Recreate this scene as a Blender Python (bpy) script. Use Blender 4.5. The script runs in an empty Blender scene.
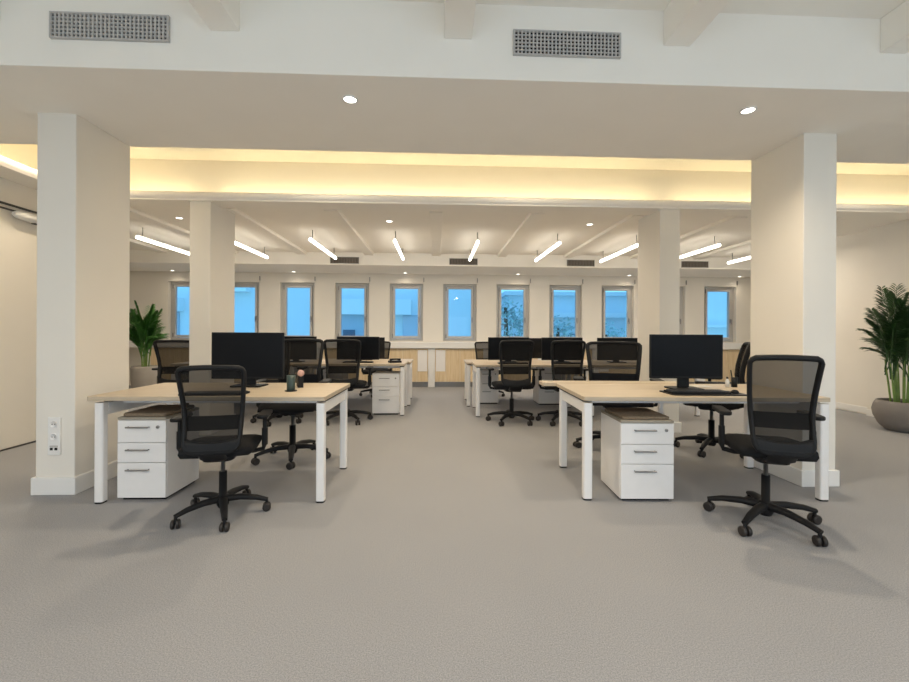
import bpy, math, random
from mathutils import Vector, Matrix, Euler
random.seed(7)
PI = math.pi
scene = bpy.context.scene
col = scene.collection
R = math.radians

# ------------------------------------------------------------------ materials
def mat(name, color, rough=0.6, metal=0.0, noise=0.0, nscale=20.0, bump=0.0, bscale=200.0, spec=0.5, emit=None, estr=0.0, alpha=None):
    m = bpy.data.materials.new(name); m.use_nodes = True
    nt = m.node_tree; b = nt.nodes['Principled BSDF']
    b.inputs['Base Color'].default_value = (*color, 1)
    b.inputs['Roughness'].default_value = rough
    b.inputs['Metallic'].default_value = metal
    b.inputs['Specular IOR Level'].default_value = spec
    tc = nt.nodes.new('ShaderNodeTexCoord')
    if noise > 0:
        n = nt.nodes.new('ShaderNodeTexNoise'); n.inputs['Scale'].default_value = nscale; n.inputs['Detail'].default_value = 5
        nt.links.new(tc.outputs['Object'], n.inputs['Vector'])
        r = nt.nodes.new('ShaderNodeValToRGB')
        r.color_ramp.elements[0].position = 0.3; r.color_ramp.elements[1].position = 0.7
        r.color_ramp.elements[0].color = (*[c*(1-noise) for c in color], 1)
        r.color_ramp.elements[1].color = (*[min(1, c*(1+noise)) for c in color], 1)
        nt.links.new(n.outputs['Fac'], r.inputs['Fac']); nt.links.new(r.outputs['Color'], b.inputs['Base Color'])
    if bump > 0:
        n2 = nt.nodes.new('ShaderNodeTexNoise'); n2.inputs['Scale'].default_value = bscale; n2.inputs['Detail'].default_value = 3
        nt.links.new(tc.outputs['Object'], n2.inputs['Vector'])
        bp = nt.nodes.new('ShaderNodeBump'); bp.inputs['Strength'].default_value = bump; bp.inputs['Distance'].default_value = 0.01
        nt.links.new(n2.outputs['Fac'], bp.inputs['Height']); nt.links.new(bp.outputs['Normal'], b.inputs['Normal'])
    if emit:
        b.inputs['Emission Color'].default_value = (*emit, 1); b.inputs['Emission Strength'].default_value = estr
    return m

def wood(name, c1, c2, scale=3.0, rough=0.45, axis=0):
    m = bpy.data.materials.new(name); m.use_nodes = True
    nt = m.node_tree; b = nt.nodes['Principled BSDF']; b.inputs['Roughness'].default_value = rough
    b.inputs['Specular IOR Level'].default_value = 0.35
    tc = nt.nodes.new('ShaderNodeTexCoord'); mp = nt.nodes.new('ShaderNodeMapping')
    sc = [14, 14, 14]; sc[axis] = 0.8
    mp.inputs['Scale'].default_value = sc
    n = nt.nodes.new('ShaderNodeTexNoise'); n.inputs['Scale'].default_value = scale; n.inputs['Detail'].default_value = 7; n.inputs['Distortion'].default_value = 0.6
    r = nt.nodes.new('ShaderNodeValToRGB'); r.color_ramp.elements[0].position = 0.35; r.color_ramp.elements[1].position = 0.65
    r.color_ramp.elements[0].color = (*c1, 1); r.color_ramp.elements[1].color = (*c2, 1)
    nt.links.new(tc.outputs['Object'], mp.inputs['Vector']); nt.links.new(mp.outputs['Vector'], n.inputs['Vector'])
    nt.links.new(n.outputs['Fac'], r.inputs['Fac']); nt.links.new(r.outputs['Color'], b.inputs['Base Color'])
    return m

def carpet():
    m = bpy.data.materials.new('carpet'); m.use_nodes = True
    nt = m.node_tree; b = nt.nodes['Principled BSDF']; b.inputs['Roughness'].default_value = 0.95
    b.inputs['Specular IOR Level'].default_value = 0.1
    tc = nt.nodes.new('ShaderNodeTexCoord')
    n = nt.nodes.new('ShaderNodeTexNoise'); n.inputs['Scale'].default_value = 190; n.inputs['Detail'].default_value = 6; n.inputs['Roughness'].default_value = 0.75
    n2 = nt.nodes.new('ShaderNodeTexNoise'); n2.inputs['Scale'].default_value = 1.6; n2.inputs['Detail'].default_value = 4
    r = nt.nodes.new('ShaderNodeValToRGB'); r.color_ramp.elements[0].position = 0.3; r.color_ramp.elements[1].position = 0.7
    r.color_ramp.elements[0].color = (0.19, 0.191, 0.198, 1); r.color_ramp.elements[1].color = (0.47, 0.472, 0.484, 1)
    r2 = nt.nodes.new('ShaderNodeValToRGB'); r2.color_ramp.elements[0].color = (0.92, 0.92, 0.92, 1); r2.color_ramp.elements[1].color = (1.05, 1.04, 1.03, 1)
    mx = nt.nodes.new('ShaderNodeMix'); mx.data_type = 'RGBA'; mx.blend_type = 'MULTIPLY'; mx.inputs[0].default_value = 1
    nt.links.new(tc.outputs['Object'], n.inputs['Vector']); nt.links.new(tc.outputs['Object'], n2.inputs['Vector'])
    nt.links.new(n.outputs['Fac'], r.inputs['Fac']); nt.links.new(n2.outputs['Fac'], r2.inputs['Fac'])
    nt.links.new(r.outputs['Color'], mx.inputs[6]); nt.links.new(r2.outputs['Color'], mx.inputs[7])
    nt.links.new(mx.outputs[2], b.inputs['Base Color'])
    bp = nt.nodes.new('ShaderNodeBump'); bp.inputs['Strength'].default_value = 0.3; bp.inputs['Distance'].default_value = 0.005
    nt.links.new(n.outputs['Fac'], bp.inputs['Height']); nt.links.new(bp.outputs['Normal'], b.inputs['Normal'])
    return m

def mesh_fabric(name, c, see):
    m = bpy.data.materials.new(name); m.use_nodes = True
    nt = m.node_tree; b = nt.nodes['Principled BSDF']; out = nt.nodes['Material Output']
    b.inputs['Base Color'].default_value = (*c, 1); b.inputs['Roughness'].default_value = 0.7; b.inputs['Specular IOR Level'].default_value = 0.1
    t = nt.nodes.new('ShaderNodeBsdfTransparent'); t.inputs['Color'].default_value = (1, 1, 1, 1)
    mx = nt.nodes.new('ShaderNodeMixShader'); mx.inputs[0].default_value = see
    nt.links.new(b.outputs[0], mx.inputs[1]); nt.links.new(t.outputs[0], mx.inputs[2]); nt.links.new(mx.outputs[0], out.inputs[0])
    return m

def glass(name):
    m = bpy.data.materials.new(name); m.use_nodes = True
    nt = m.node_tree; out = nt.nodes['Material Output']; nt.nodes.remove(nt.nodes['Principled BSDF'])
    t = nt.nodes.new('ShaderNodeBsdfTransparent'); t.inputs['Color'].default_value = (0.92, 0.98, 1.0, 1)
    g = nt.nodes.new('ShaderNodeBsdfGlossy'); g.inputs['Roughness'].default_value = 0.02
    mx = nt.nodes.new('ShaderNodeMixShader'); mx.inputs[0].default_value = 0.012
    nt.links.new(t.outputs[0], mx.inputs[1]); nt.links.new(g.outputs[0], mx.inputs[2]); nt.links.new(mx.outputs[0], out.inputs[0])
    return m

def emitter(name, c, s):
    m = bpy.data.materials.new(name); m.use_nodes = True
    nt = m.node_tree; out = nt.nodes['Material Output']; nt.nodes.remove(nt.nodes['Principled BSDF'])
    e = nt.nodes.new('ShaderNodeEmission'); e.inputs[0].default_value = (*c, 1); e.inputs[1].default_value = s
    nt.links.new(e.outputs[0], out.inputs[0])
    return m

M = dict(
    wall=mat('wall_paint', (0.80, 0.76, 0.69), 0.85, spec=0.2, noise=0.01, nscale=3),
    ceil=mat('ceiling_paint', (0.94, 0.90, 0.83), 0.9, spec=0.15, noise=0.01, nscale=3),
    trim=mat('trim_paint', (0.80, 0.79, 0.765), 0.5),
    carpet=carpet(),
    maple=wood('maple_desktop', (0.48, 0.39, 0.28), (0.56, 0.465, 0.345)),
    cabwood=wood('cabinet_wood', (0.68, 0.52, 0.31), (0.78, 0.63, 0.42), axis=2),
    wmetal=mat('white_metal', (0.83, 0.81, 0.79), 0.4, noise=0.01),
    gmetal=mat('grey_metal', (0.30, 0.29, 0.28), 0.35, metal=0.8, noise=0.02),
    blackp=mat('black_plastic', (0.010, 0.010, 0.011), 0.5, noise=0.05, spec=.22),
    greyp=mat('charcoal_plastic', (0.011, 0.0112, 0.012), 0.55, noise=0.05, spec=.22),
    wheel=mat('caster_rubber', (0.02, 0.016, 0.014), 0.5, noise=0.1),
    screen=mat('dark_screen', (0.006, 0.0065, 0.008), 0.35, noise=0.03, spec=.1),
    seatf=mat('black_seat_fabric', (0.013, 0.013, 0.014), 0.9, noise=0.2, nscale=120, bump=0.2, bscale=400, spec=0.2),
    mesh=mesh_fabric('black_mesh_fabric', (0.014, 0.013, 0.012), 0.20),
    lumbar=mesh_fabric('lumbar_panel', (0.014, 0.015, 0.018), 0.06),
    chrome=mat('chrome', (0.6, 0.6, 0.6), 0.25, metal=1.0, noise=0.01),
    padb=mat('brown_cushion', (0.20, 0.15, 0.10), 0.9, noise=0.2, nscale=60, bump=0.2),
    rim=mat('taupe_board', (0.33, 0.29, 0.23), 0.6, noise=0.06),
    frame=mat('window_frame_grey', (0.50, 0.49, 0.47), 0.5, noise=0.02),
    glass=glass('window_glass'),
    ventd=mat('vent_dark', (0.02, 0.018, 0.016), 0.9, noise=0.1),
    ventf=mat('vent_blade', (0.50, 0.48, 0.46), 0.6, noise=0.03),
    ventb=mat('vent_bronze', (0.20, 0.17, 0.14), 0.6, noise=0.05),
    led=emitter('tube_light', (1.0, 0.93, 0.80), 5.6),
    ledf=emitter('fill_tube_light', (1.0, 0.93, 0.82), 2.0),
    downl=emitter('downlight_glow', (1.0, 0.92, 0.80), 6.0),
    cove_side=emitter('side_cove_led', (1.0, 0.81, 0.41), 7.0),
    cove=emitter('cove_led', (1.0, 0.81, 0.44), 14.5),
    pot=mat('taupe_pot', (0.20, 0.18, 0.165), 0.75, noise=0.05, nscale=8),
    potl=mat('light_stone_pot', (0.36, 0.33, 0.29), 0.75, noise=0.05, nscale=8),
    soil=mat('soil', (0.05, 0.035, 0.025), 0.95, noise=0.3, nscale=50, bump=0.5),
    leaf=mat('palm_leaf', (0.03, 0.085, 0.022), 0.5, noise=0.35, nscale=6),
    leafm=mat('bright_palm_leaf', (0.06, 0.19, 0.035), 0.5, noise=0.35, nscale=6),
    stem=mat('palm_stem', (0.17, 0.27, 0.06), 0.5, noise=0.25, nscale=8),
    cup=mat('dark_green_cup', (0.03, 0.055, 0.05), 0.4, noise=0.05),
    pink=mat('pale_pink', (0.62, 0.38, 0.32), 0.6, noise=0.03),
    paper=mat('pale_paper', (0.62, 0.60, 0.56), 0.8, noise=0.03),
    bottle=mat('white_bottle', (0.7, 0.7, 0.68), 0.4, noise=0.02),
    facade=mat('pale_render', (0.80, 0.82, 0.84), 0.9, noise=0.04, nscale=0.6),
    facadeb=mat('grey_render', (0.46, 0.52, 0.60), 0.9, noise=0.05, nscale=0.8),
    facadew=mat('white_band_render', (0.88, 0.88, 0.88), 0.9, noise=0.02),
    extglass=mat('far_window_glass', (0.10, 0.14, 0.20), 0.15, noise=0.1, nscale=2),
    rail=mat('dark_rail', (0.05, 0.045, 0.04), 0.5, noise=0.05),
    bark=mat('tree_bark', (0.12, 0.09, 0.06), 0.9, noise=0.3),
    tree=mat('tree_foliage', (0.42, 0.52, 0.48), 0.8, noise=0.5, nscale=3),
    ground=mat('street_ground', (0.22, 0.22, 0.21), 0.9, noise=0.15, nscale=0.5),
    led_red=mat('dark_key', (0.03, 0.03, 0.032), 0.5, noise=0.2, nscale=80),
)

# ------------------------------------------------------------------ mesh builder
class MB:
    def __init__(s): s.v = []; s.f = []; s.sm = []
    def add(s, vs, fs, smooth=False):
        o = len(s.v); s.v += [tuple(p) for p in vs]
        for f in fs: s.f.append(tuple(i+o for i in f)); s.sm.append(smooth)
        return s
    def box(s, x0, x1, y0, y1, z0, z1, mx=None):
        vs = [Vector((x, y, z)) for x in (x0, x1) for y in (y0, y1) for z in (z0, z1)]
        if mx: vs = [mx @ p for p in vs]
        return s.add(vs, [(0,1,3,2),(4,6,7,5),(0,4,5,1),(2,3,7,6),(0,2,6,4),(1,5,7,3)])
    def tube(s, pts, rad, n=8, sq=(1, 1), caps=True, smooth=True, up=Vector((0,0,1)), closed=False, twist=0.0):
        pts = [Vector(p) for p in pts]; N = len(pts)
        if not isinstance(rad, (list, tuple)): rad = [rad]*N
        rings = []
        for i, p in enumerate(pts):
            if closed: t = pts[(i+1) % N]-pts[i-1]
            else: t = pts[min(i+1, N-1)]-pts[max(i-1, 0)]
            t.normalize(); u = up if abs(t.dot(up)) < 0.98 else Vector((0,1,0))
            a = t.cross(u).normalized(); b = a.cross(t).normalized()
            rings.append([p + (a*math.cos(2*PI*k/n+twist)*sq[0] + b*math.sin(2*PI*k/n+twist)*sq[1])*rad[i] for k in range(n)])
        vs = [q for r_ in rings for q in r_]; fs = []
        for i in range(N if closed else N-1):
            j = (i+1) % N
            for k in range(n):
                l = (k+1) % n
                fs.append((i*n+k, i*n+l, j*n+l, j*n+k))
        s.add(vs, fs, smooth)
        if caps and not closed:
            s.add(rings[0], [tuple(range(n))[::-1]]); s.add(rings[-1], [tuple(range(n))])
        return s
    def bar(s, a, b, w, h=None):     # rectangular bar
        h = h or w
        return s.tube([a, b], math.sqrt(.5), n=4, sq=(w, h), smooth=False, twist=PI/4)
    def lathe(s, prof, n=24, c=(0,0,0), smooth=True):
        vs = []; fs = []
        for r_, z in prof:
            for k in range(n): vs.append((c[0]+r_*math.cos(2*PI*k/n), c[1]+r_*math.sin(2*PI*k/n), c[2]+z))
        for i in range(len(prof)-1):
            for k in range(n):
                l = (k+1) % n; fs.append((i*n+k, i*n+l, (i+1)*n+l, (i+1)*n+k))
        return s.add(vs, fs, smooth)
    def cyl(s, c, r_, z0, z1, n=20): return s.lathe([(0.0001, z0), (r_, z0), (r_, z0), (r_, z1), (r_, z1), (0.0001, z1)], n, c)
    def prism(s, outline, z0, z1, mx=None):
        n = len(outline)
        vs = [Vector((x, y, z0)) for x, y in outline] + [Vector((x, y, z1)) for x, y in outline]
        if mx: vs = [mx @ p for p in vs]
        fs = [tuple(range(n))[::-1], tuple(range(n, 2*n))] + [(i, (i+1) % n, n+(i+1) % n, n+i) for i in range(n)]
        return s.add(vs, fs)
    def build(s, name, m, parent=None, bevel=0, sub=0, seg=2):
        me = bpy.data.meshes.new(name); me.from_pydata(s.v, [], s.f); me.update()
        me.polygons.foreach_set('use_smooth', s.sm)
        me.materials.append(m if not isinstance(m, str) else M[m])
        o = bpy.data.objects.new(name, me); col.objects.link(o)
        if parent: o.parent = parent
        if bevel:
            b = o.modifiers.new('bevel', 'BEVEL'); b.width = bevel; b.segments = seg; b.limit_method = 'ANGLE'
        if sub:
            b = o.modifiers.new('sub', 'SUBSURF'); b.levels = sub; b.render_levels = sub
        return o

def rrect(w, d, r_, n=5, cx=0, cy=0):
    pts = []
    for (sx, sy, a0) in ((1, 1, 0), (-1, 1, 90), (-1, -1, 180), (1, -1, 270)):
        for k in range(n+1):
            a = R(a0+90*k/n)
            pts.append((cx+sx*(w/2-r_)+r_*math.cos(a), cy+sy*(d/2-r_)+r_*math.sin(a)))
    return pts

def tag(o, label, cat=None, group=None, kind=None):
    o['label'] = label
    if cat: o['category'] = cat
    if group: o['group'] = group
    if kind: o['kind'] = kind
    return o
def empty(name, label, cat, loc=(0,0,0), rz=0, group=None, kind=None, scale=1.0):
    o = bpy.data.objects.new(name, None); col.objects.link(o)
    o.empty_display_size = 0.1
    o.location = loc; o.rotation_euler = (0, 0, rz); o.scale = (scale,)*3
    return tag(o, label, cat, group, kind)
def copy_tree(o, parent=None):
    c = o.copy(); col.objects.link(c)
    if parent: c.parent = parent
    for ch in KIDS.get(o.name, []) or [x for x in bpy.data.objects if x.parent == o]:
        copy_tree(ch, c)
    return c
KIDS = {}
def dup(o, label, loc, rz=0, scale=1.0, group=None):
    c = copy_tree(o); c.location = loc; c.rotation_euler = (0, 0, rz); c.scale = (scale,)*3
    c['label'] = label
    if group: c['group'] = group
    return c

# ================================================================== the room
XL, XR, YB, YW = -4.23, 6.27, -3.6, 9.5       # left wall, right wall, wall behind viewer, window wall
XRL, XRR = -6.7, 7.4                          # wider rear part
ZC = 3.19
ZR = 2.72
f = MB().box(XRL-.2, XRR+.2, YB-.2, YW+.25, -0.12, 0).build('floor', 'carpet'); tag(f, 'grey beige short pile carpet covering the whole office floor', 'floor', kind='structure')
c1 = MB().box(XL, XR, YB, 2.6, ZC, ZC+.1).box(XL, XR, 3.7, 5.2, ZC, ZC+.1).build('ceiling', 'ceil'); tag(c1, 'upper flat white ceiling over the front area and the lit recess', 'ceiling', kind='structure')
c2 = MB().box(XRL, XRR, 5.2, 8.3, ZR, ZR+.1).build('ceiling', 'ceil'); tag(c2, 'lower flat white ceiling of the rear office with hanging tube lights', 'ceiling', kind='structure')

# left wall, right walls, wall behind
w = MB().box(XL-.15, XL, YB, 5.2, 0, ZC+.1).build('wall_left', 'wall'); tag(w, 'plain warm white wall at far left behind the big column', 'wall', kind='structure')
w = MB().box(XRL-.15, XRL, 5.2, YW+.25, 0, ZR+.1).box(XRL-.15, XL-.15, 5.05, 5.2, 0, ZC+.1).build('wall_left_rear', 'wall'); tag(w, 'left side wall of the rear office behind the small palm', 'wall', kind='structure')
w = MB().box(XR, XR+.15, YB, 5.94, 0, ZC+.1).build('wall_right', 'wall'); tag(w, 'warm white wall behind the large potted palm at right', 'wall', kind='structure')
w = MB().box(XR+.06, XR+.21, 5.94, 7.0, 0, ZC+.1).box(XR+.21, XRR+.15, 6.85, 7.0, 0, ZC+.1).box(XRR, XRR+.15, 7.0, YW+.25, 0, ZR+.1).build('wall_right_rear', 'wall'); tag(w, 'slightly recessed wall right of the right column with rear side wall', 'wall', kind='structure')
b = MB().box(XR-.014, XR, YB, 5.94, 0, .09).build('baseboard_right', 'trim'); tag(b, 'low white baseboard along right wall', 'baseboard', kind='structure')
b = MB().box(XR+.045, XR+.06, 5.94, 6.85, 0.02, .11).build('baseboard_right_rear', 'trim', bevel=.003); tag(b, 'low white baseboard with dark floor gap on the recessed right wall', 'baseboard', kind='structure')
b = MB().box(XL+.0, XL+.012, YB, 5.2, 0, .014).build('shadow_strip', 'rail'); tag(b, 'thin dark strip drawn as the shadow line at the foot of the left wall', 'trim', kind='structure')  # dark coloured strip stands in for the shadow line at the wall foot

# wall behind the viewer with four window openings
def wall_with_openings(name, x0, x1, y0, y1, z0, z1, ops, label, material='wall'):
    m = MB(); xs = x0
    for (a, b_, c, d) in sorted(ops):
        m.box(xs, a, y0, y1, z0, z1); m.box(a, b_, y0, y1, z0, c); m.box(a, b_, y0, y1, d, z1); xs = b_
    m.box(xs, x1, y0, y1, z0, z1)
    o = m.build(name, material); return tag(o, label, 'wall', kind='structure')
ops_front = [(-3.9+i*2.05, -3.9+i*2.05+1.5, 0.25, 2.1) for i in range(5)]
wall_with_openings('wall_front', XL-.15, XR+.15, YB-.2, YB, 0, ZC+.1, ops_front, 'wall with wide windows behind the viewer')

# window wall
WX = [-5.82+1.197*i for i in range(11)]; WW = .69
RZ0, RZ1 = .99, 2.27
ops = [(x-.03, x+WW+.03, RZ0, RZ1) for x in WX]
wall_with_openings('wall_back', XRL-.15, XRR+.15, YW, YW+.32, 0, ZR+.1, ops, 'far white wall with a row of eleven narrow windows')

# bulkhead over windows
bk = MB().box(XRL, XRR, 8.3, YW, 2.48, ZR+.1).build('ceiling_bulkhead', 'ceil', bevel=.004); tag(bk, 'lowered white bulkhead above the row of far windows', 'ceiling', kind='structure')
# rear lowered lip with light cove
lp = MB()
prof = [(4.90, 2.675), (4.885, 2.69), (4.88, 2.71), (4.885, 2.735), (4.90, 2.748), (4.915, 2.748), (4.925, 2.735), (4.925, 2.70), (5.16, 2.70), (5.16, 2.66), (4.91, 2.655), (4.91, 2.675)]
def sweep_x(mb, prof, x0, x1):
    n = len(prof); vs = [(x0, y, z) for y, z in prof]+[(x1, y, z) for y, z in prof]
    mb.add(vs, [tuple(range(n)), tuple(range(n, 2*n))[::-1]] + [(i, n+i, n+(i+1) % n, (i+1) % n) for i in range(n)])
sweep_x(lp, prof, XL, XR+.06)
lp.box(XL, XR+.06, 4.93, 5.2, 2.655, 2.70)
o = lp.build('trim_2', 'ceil'); tag(o, 'rounded white lip below the glowing yellow light cove', 'trim', kind='structure')
o = MB().box(XL, XR+.06, 5.12, 5.2, 2.70, ZC+.1).build('wall_cove', 'wall'); tag(o, 'upright wall face washed by yellow cove light', 'wall', kind='structure')
# left return of the lip
ll = MB()
prof2 = [(XL+.30, 2.66), (XL+.315, 2.69), (XL+.32, 2.71), (XL+.315, 2.735), (XL+.30, 2.748), (XL+.285, 2.748), (XL+.275, 2.735), (XL+.275, 2.70), (XL, 2.70), (XL, 2.66)]
n = len(prof2); ll.add([(x, 3.7, z) for x, z in prof2]+[(x, 4.89, z) for x, z in prof2], [tuple(range(n)), tuple(range(n, 2*n))[::-1]] + [(i, n+i, n+(i+1) % n, (i+1) % n) for i in range(n)])
o = ll.build('trim_3', 'ceil'); tag(o, 'short side lip of the yellow light cove along the left wall', 'trim', kind='structure')

# front beam
bm_ = MB().box(XL, XR, 2.6, 3.7, 2.73, ZC+.1).build('ceiling_beam', 'ceil', bevel=.004); tag(bm_, 'broad white boxed beam crossing the room above the two big columns', 'beam', kind='structure')
for i, x in enumerate((-4.0, -2.65, -1.275, .12, 1.488, 2.90, 4.3)):
    o = MB().box(x-.085, x+.085, YB, 2.6, 2.97, ZC).build('ceiling_joist', 'ceil', bevel=.006)
    tag(o, ['front ceiling joist beyond the left edge', 'front ceiling joist nearest the left wall', 'front ceiling joist to the right of the left air vent', 'front ceiling joist in the middle left of the right air vent',
            'front ceiling joist just right of the right air vent', 'front ceiling joist at the upper right corner', 'front ceiling joist beyond the right edge'][i], 'ceiling joist', 'joists of the front ceiling', kind='structure')
for i, x in enumerate((-5.2, -3.9, -2.6, -1.32, -.02, 1.26, 2.58, 3.9, 5.2)):
    o = MB().box(x-.085, x+.085, 5.3, 8.3, ZR-.05, ZR).build('ceiling_joist', 'ceil', bevel=.006)
    tag(o, 'shallow white joist on the rear ceiling between hanging tube lights', 'ceiling joist', 'joists of the rear ceiling', kind='structure')

# columns
def column(name, x0, x1, y0, y1, z1, label, n):
    o = MB().box(x0, x1, y0, y1, 0, z1).build(name, 'wall', bevel=.006); tag(o, label, 'column', kind='structure')
    b = MB().box(x0-.018, x1+.018, y0-.018, y1+.018, 0, .125).build('baseboard_'+n, 'trim', bevel=.005)
    tag(b, 'white baseboard around the foot of the '+n.replace('_', ' ')+' column', 'baseboard', kind='structure')
column('trim_4', -2.865, -2.595, 3.16, 3.70, 2.74, 'big white square column at left with socket plate', 'near_left')
column('trim_5', 2.825, 3.092, 3.17, 3.725, 2.74, 'big white square column at right behind the front office chair', 'near_right')
column('trim_6', -2.812, -2.579, 4.945, 5.53, 2.73, 'slimmer white column behind the left front desk', 'far_left')
column('trim_7', 2.64, 2.886, 4.945, 5.50, 2.73, 'slimmer white column behind the right monitor', 'far_right')

# socket plate on left column
s = empty('socket_plate', 'tall white wall plate with two round sockets and data jacks on left column', 'socket plate', (-2.728, 3.16, .42))
MB().box(-.043, .043, -.014, 0, -.135, .135).build('plate', 'trim', s, bevel=.004)
for z in (.085, -.005):
    q = MB(); q.lathe([(.027, 0), (.027, .004), (.022, .004), (.022, .001), (.0001, .001)], 20)
    o = q.build('socket', 'wmetal', s, ); o.rotation_euler = (PI/2, 0, 0); o.location = (0, -.0145, z)
    for x in (-.009, .009):
        h = MB().cyl((x, 0, 0), .0035, .0012, .003, 10).build('pin_hole', 'ventd', o)
for x in (-.015, .017): MB().box(x-.009, x+.009, -.017, -.013, -.10, -.082).build('data_jack', 'ventd', s)
MB().box(-.026, .03, -.016, -.013, -.078, -.066).build('label_strip', 'ventf', s)

# ------------------------------------------------------------------ windows
def make_window(i, x):
    names = ['window partly hidden by the far left column, beside the small palm', 'window just right of the far left column', 'window above the rear chairs, third from the left', 'window with view of a railing, left of the aisle',
             'window left of the aisle centre with full sill in view', 'window right of the aisle centre with full sill in view', 'window with tree view above the first rear right chair', 'window with tree view between the rear right monitors',
             'window with tree view just left of the far right column', 'window hidden behind the far right column', 'rightmost window beside the near right column']
    w = empty('window_%d' % (i+1), 'narrow grey framed '+names[i], 'window', (x+WW/2, YW+.10, (RZ0+RZ1)/2), kind='structure')
    H = (RZ1-RZ0)/2; W = WW/2
    fr = MB()
    fr.box(-W-.03, -W+.035, -.01, .07, -H, H).box(W-.035, W+.03, -.01, .07, -H, H).box(-W+.035, W-.035, -.01, .07, H-.05, H).box(-W+.035, W-.035, -.01, .07, -H, -H+.05)
    fr.build('frame', 'frame', w, bevel=.004)
    sa = MB(); a, b_ = W-.04, H-.055
    sa.box(-a, -a+.05, -.035, .03, -b_, b_).box(a-.05, a, -.035, .03, -b_, b_).box(-a+.05, a-.05, -.035, .03, b_-.055, b_).box(-a+.05, a-.05, -.035, .03, -b_, -b_+.055)
    sh = sa.build('sash', 'frame', w, bevel=.005)
    MB().box(-a+.045, a-.045, 0, .006, -b_+.05, b_-.05).build('glass_pane', 'glass', sh)
    hd = MB().box(a-.036, a-.014, -.045, -.034, -.19, -.10).box(a-.034, a-.018, -.075, -.04, -.135, -.115).box(a-.036, a-.016, -.082, -.070, -.23, -.112)
    hd.build('handle', 'gmetal', sh, bevel=.002)
    hg = MB().box(-a-.012, -a+.006, -.05, -.03, b_-.10, b_-.01).box(-a-.012, -a+.006, -.05, -.03, -b_+.01, -b_+.10)
    hg.build('hinge', 'gmetal', sh, bevel=.002)
    return w
for i, x in enumerate(WX): make_window(i, x)
# little blind brackets beside the reveals
for i, x in enumerate(WX):
    o = MB().box(x+WW+.035, x+WW+.052, YW-.025, YW, 2.30, 2.40).build('blind_bracket', 'gmetal', bevel=.002)
    tag(o, 'small dark metal tick above the %s far window from the left' % ['first', 'second', 'third', 'fourth', 'fifth', 'sixth', 'seventh', 'eighth', 'ninth', 'tenth', 'eleventh'][i], 'bracket', 'ticks above the far windows')
# windows behind the viewer
for i, (a, b_, c, d) in enumerate(ops_front):
    w = empty('window_%d' % (12+i), 'wide window behind the viewer', 'window', ((a+b_)/2, YB-.1, (c+d)/2), kind='structure')
    W = (b_-a)/2; H = (d-c)/2
    MB().box(-W, -W+.05, -.03, .03, -H, H).box(W-.05, W, -.03, .03, -H, H).box(-W+.05, W-.05, -.03, .03, H-.05, H).box(-W+.05, W-.05, -.03, .03, -H, -H+.05).build('frame', 'frame', w)

# ------------------------------------------------------------------ low cabinets under the windows
ct = MB().box(XRL, XRR, 9.14, 9.5, .84, .965).build('window_counter', 'trim', bevel=.006); tag(ct, 'long white counter board running under all the far windows', 'counter')
ORD = ['first', 'second', 'third', 'fourth', 'fifth', 'sixth', 'seventh', 'eighth', 'ninth', 'tenth', 'eleventh']
for k in range(-5, 6):
    x = -.115 + 1.197*k
    lab = {0: 'maple cabinet right of the aisle centre with pale panel at its left', -1: 'maple cabinet left of the aisle centre with pale panel at its right',
           5: 'maple cabinet seen right of the right monitor below the last window'}.get(k, 'low maple cabinet under the %s far window from the left' % ORD[k+5])
    c = empty('low_cabinet', lab, 'cabinet', (x, 9.2, 0), group='low cabinets under the far windows')
    flip = -1 if k < 0 else 1
    def bx(m, a, b_, *r_):
        if flip == 1: return m.box(a, b_, *r_)
        return m.box(1.197-b_, 1.197-a, *r_)
    bx(MB(), .0, 1.19, .02, .29, .11, .838).build('body', 'trim', c)
    MB().box(0.03, 1.17, .05, .29, 0, .11).build('plinth', 'gmetal', c)
    bx(MB(), .0, .072, -.02, .02, .0, .838).build('side_post', 'trim', c, bevel=.003)
    bx(MB(), 1.125, 1.195, -.02, .02, .0, .838).build('side_post', 'trim', c, bevel=.003)
    bx(MB(), .076, .31, -.0, .02, .115, .832).build('door', 'cabwood', c, bevel=.002)
    bx(MB(), .092, .298, -.006, .0, .34, .80).build('pale_panel', 'wmetal', c, bevel=.002)
    bx(MB(), .315, .615, -.0, .02, .115, .832).build('door', 'cabwood', c, bevel=.002)
    bx(MB(), .62, 1.12, -.0, .02, .115, .832).build('door', 'cabwood', c, bevel=.002)

# ------------------------------------------------------------------ vents
def vent(x, y, z, w, h, nv, nh, label, fine, bladem, grp):
    v = empty('air_vent', label, 'air vent', (x, y, z), group=grp)
    MB().box(-w/2, w/2, -.006, 0, -h/2, h/2).build('backing', 'ventd', v)
    m = MB()
    for i in range(nv+1):
        q = -w/2 + w*i/nv; m.box(q-fine, q+fine, -.016, -.006, -h/2, h/2)
    m.build('upright_blades', bladem, v)
    m = MB()
    for i in range(nh+1):
        q = -h/2 + h*i/nh; m.box(-w/2, w/2, -.014, -.006, q-fine*.8, q+fine*.8)
    m.build('cross_blades', bladem, v)
    m = MB(); e = .008
    m.box(-w/2-e, w/2+e, -.018, 0, h/2, h/2+e).box(-w/2-e, w/2+e, -.018, 0, -h/2-e, -h/2).box(-w/2-e, -w/2, -.018, 0, -h/2, h/2).box(w/2, w/2+e, -.018, 0, -h/2, h/2)
    m.build('frame', 'ventf', v)
vent(-1.937, 2.6, 2.966, .665, .138, 28, 6, 'wide grille on the beam face at upper left', .0055, 'ventf', 'grilles on the beam face')
vent(.793, 2.6, 2.955, .655, .138, 28, 6, 'wide grille on the beam face right of the middle', .0045, 'ventf', 'grilles on the beam face')
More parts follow.
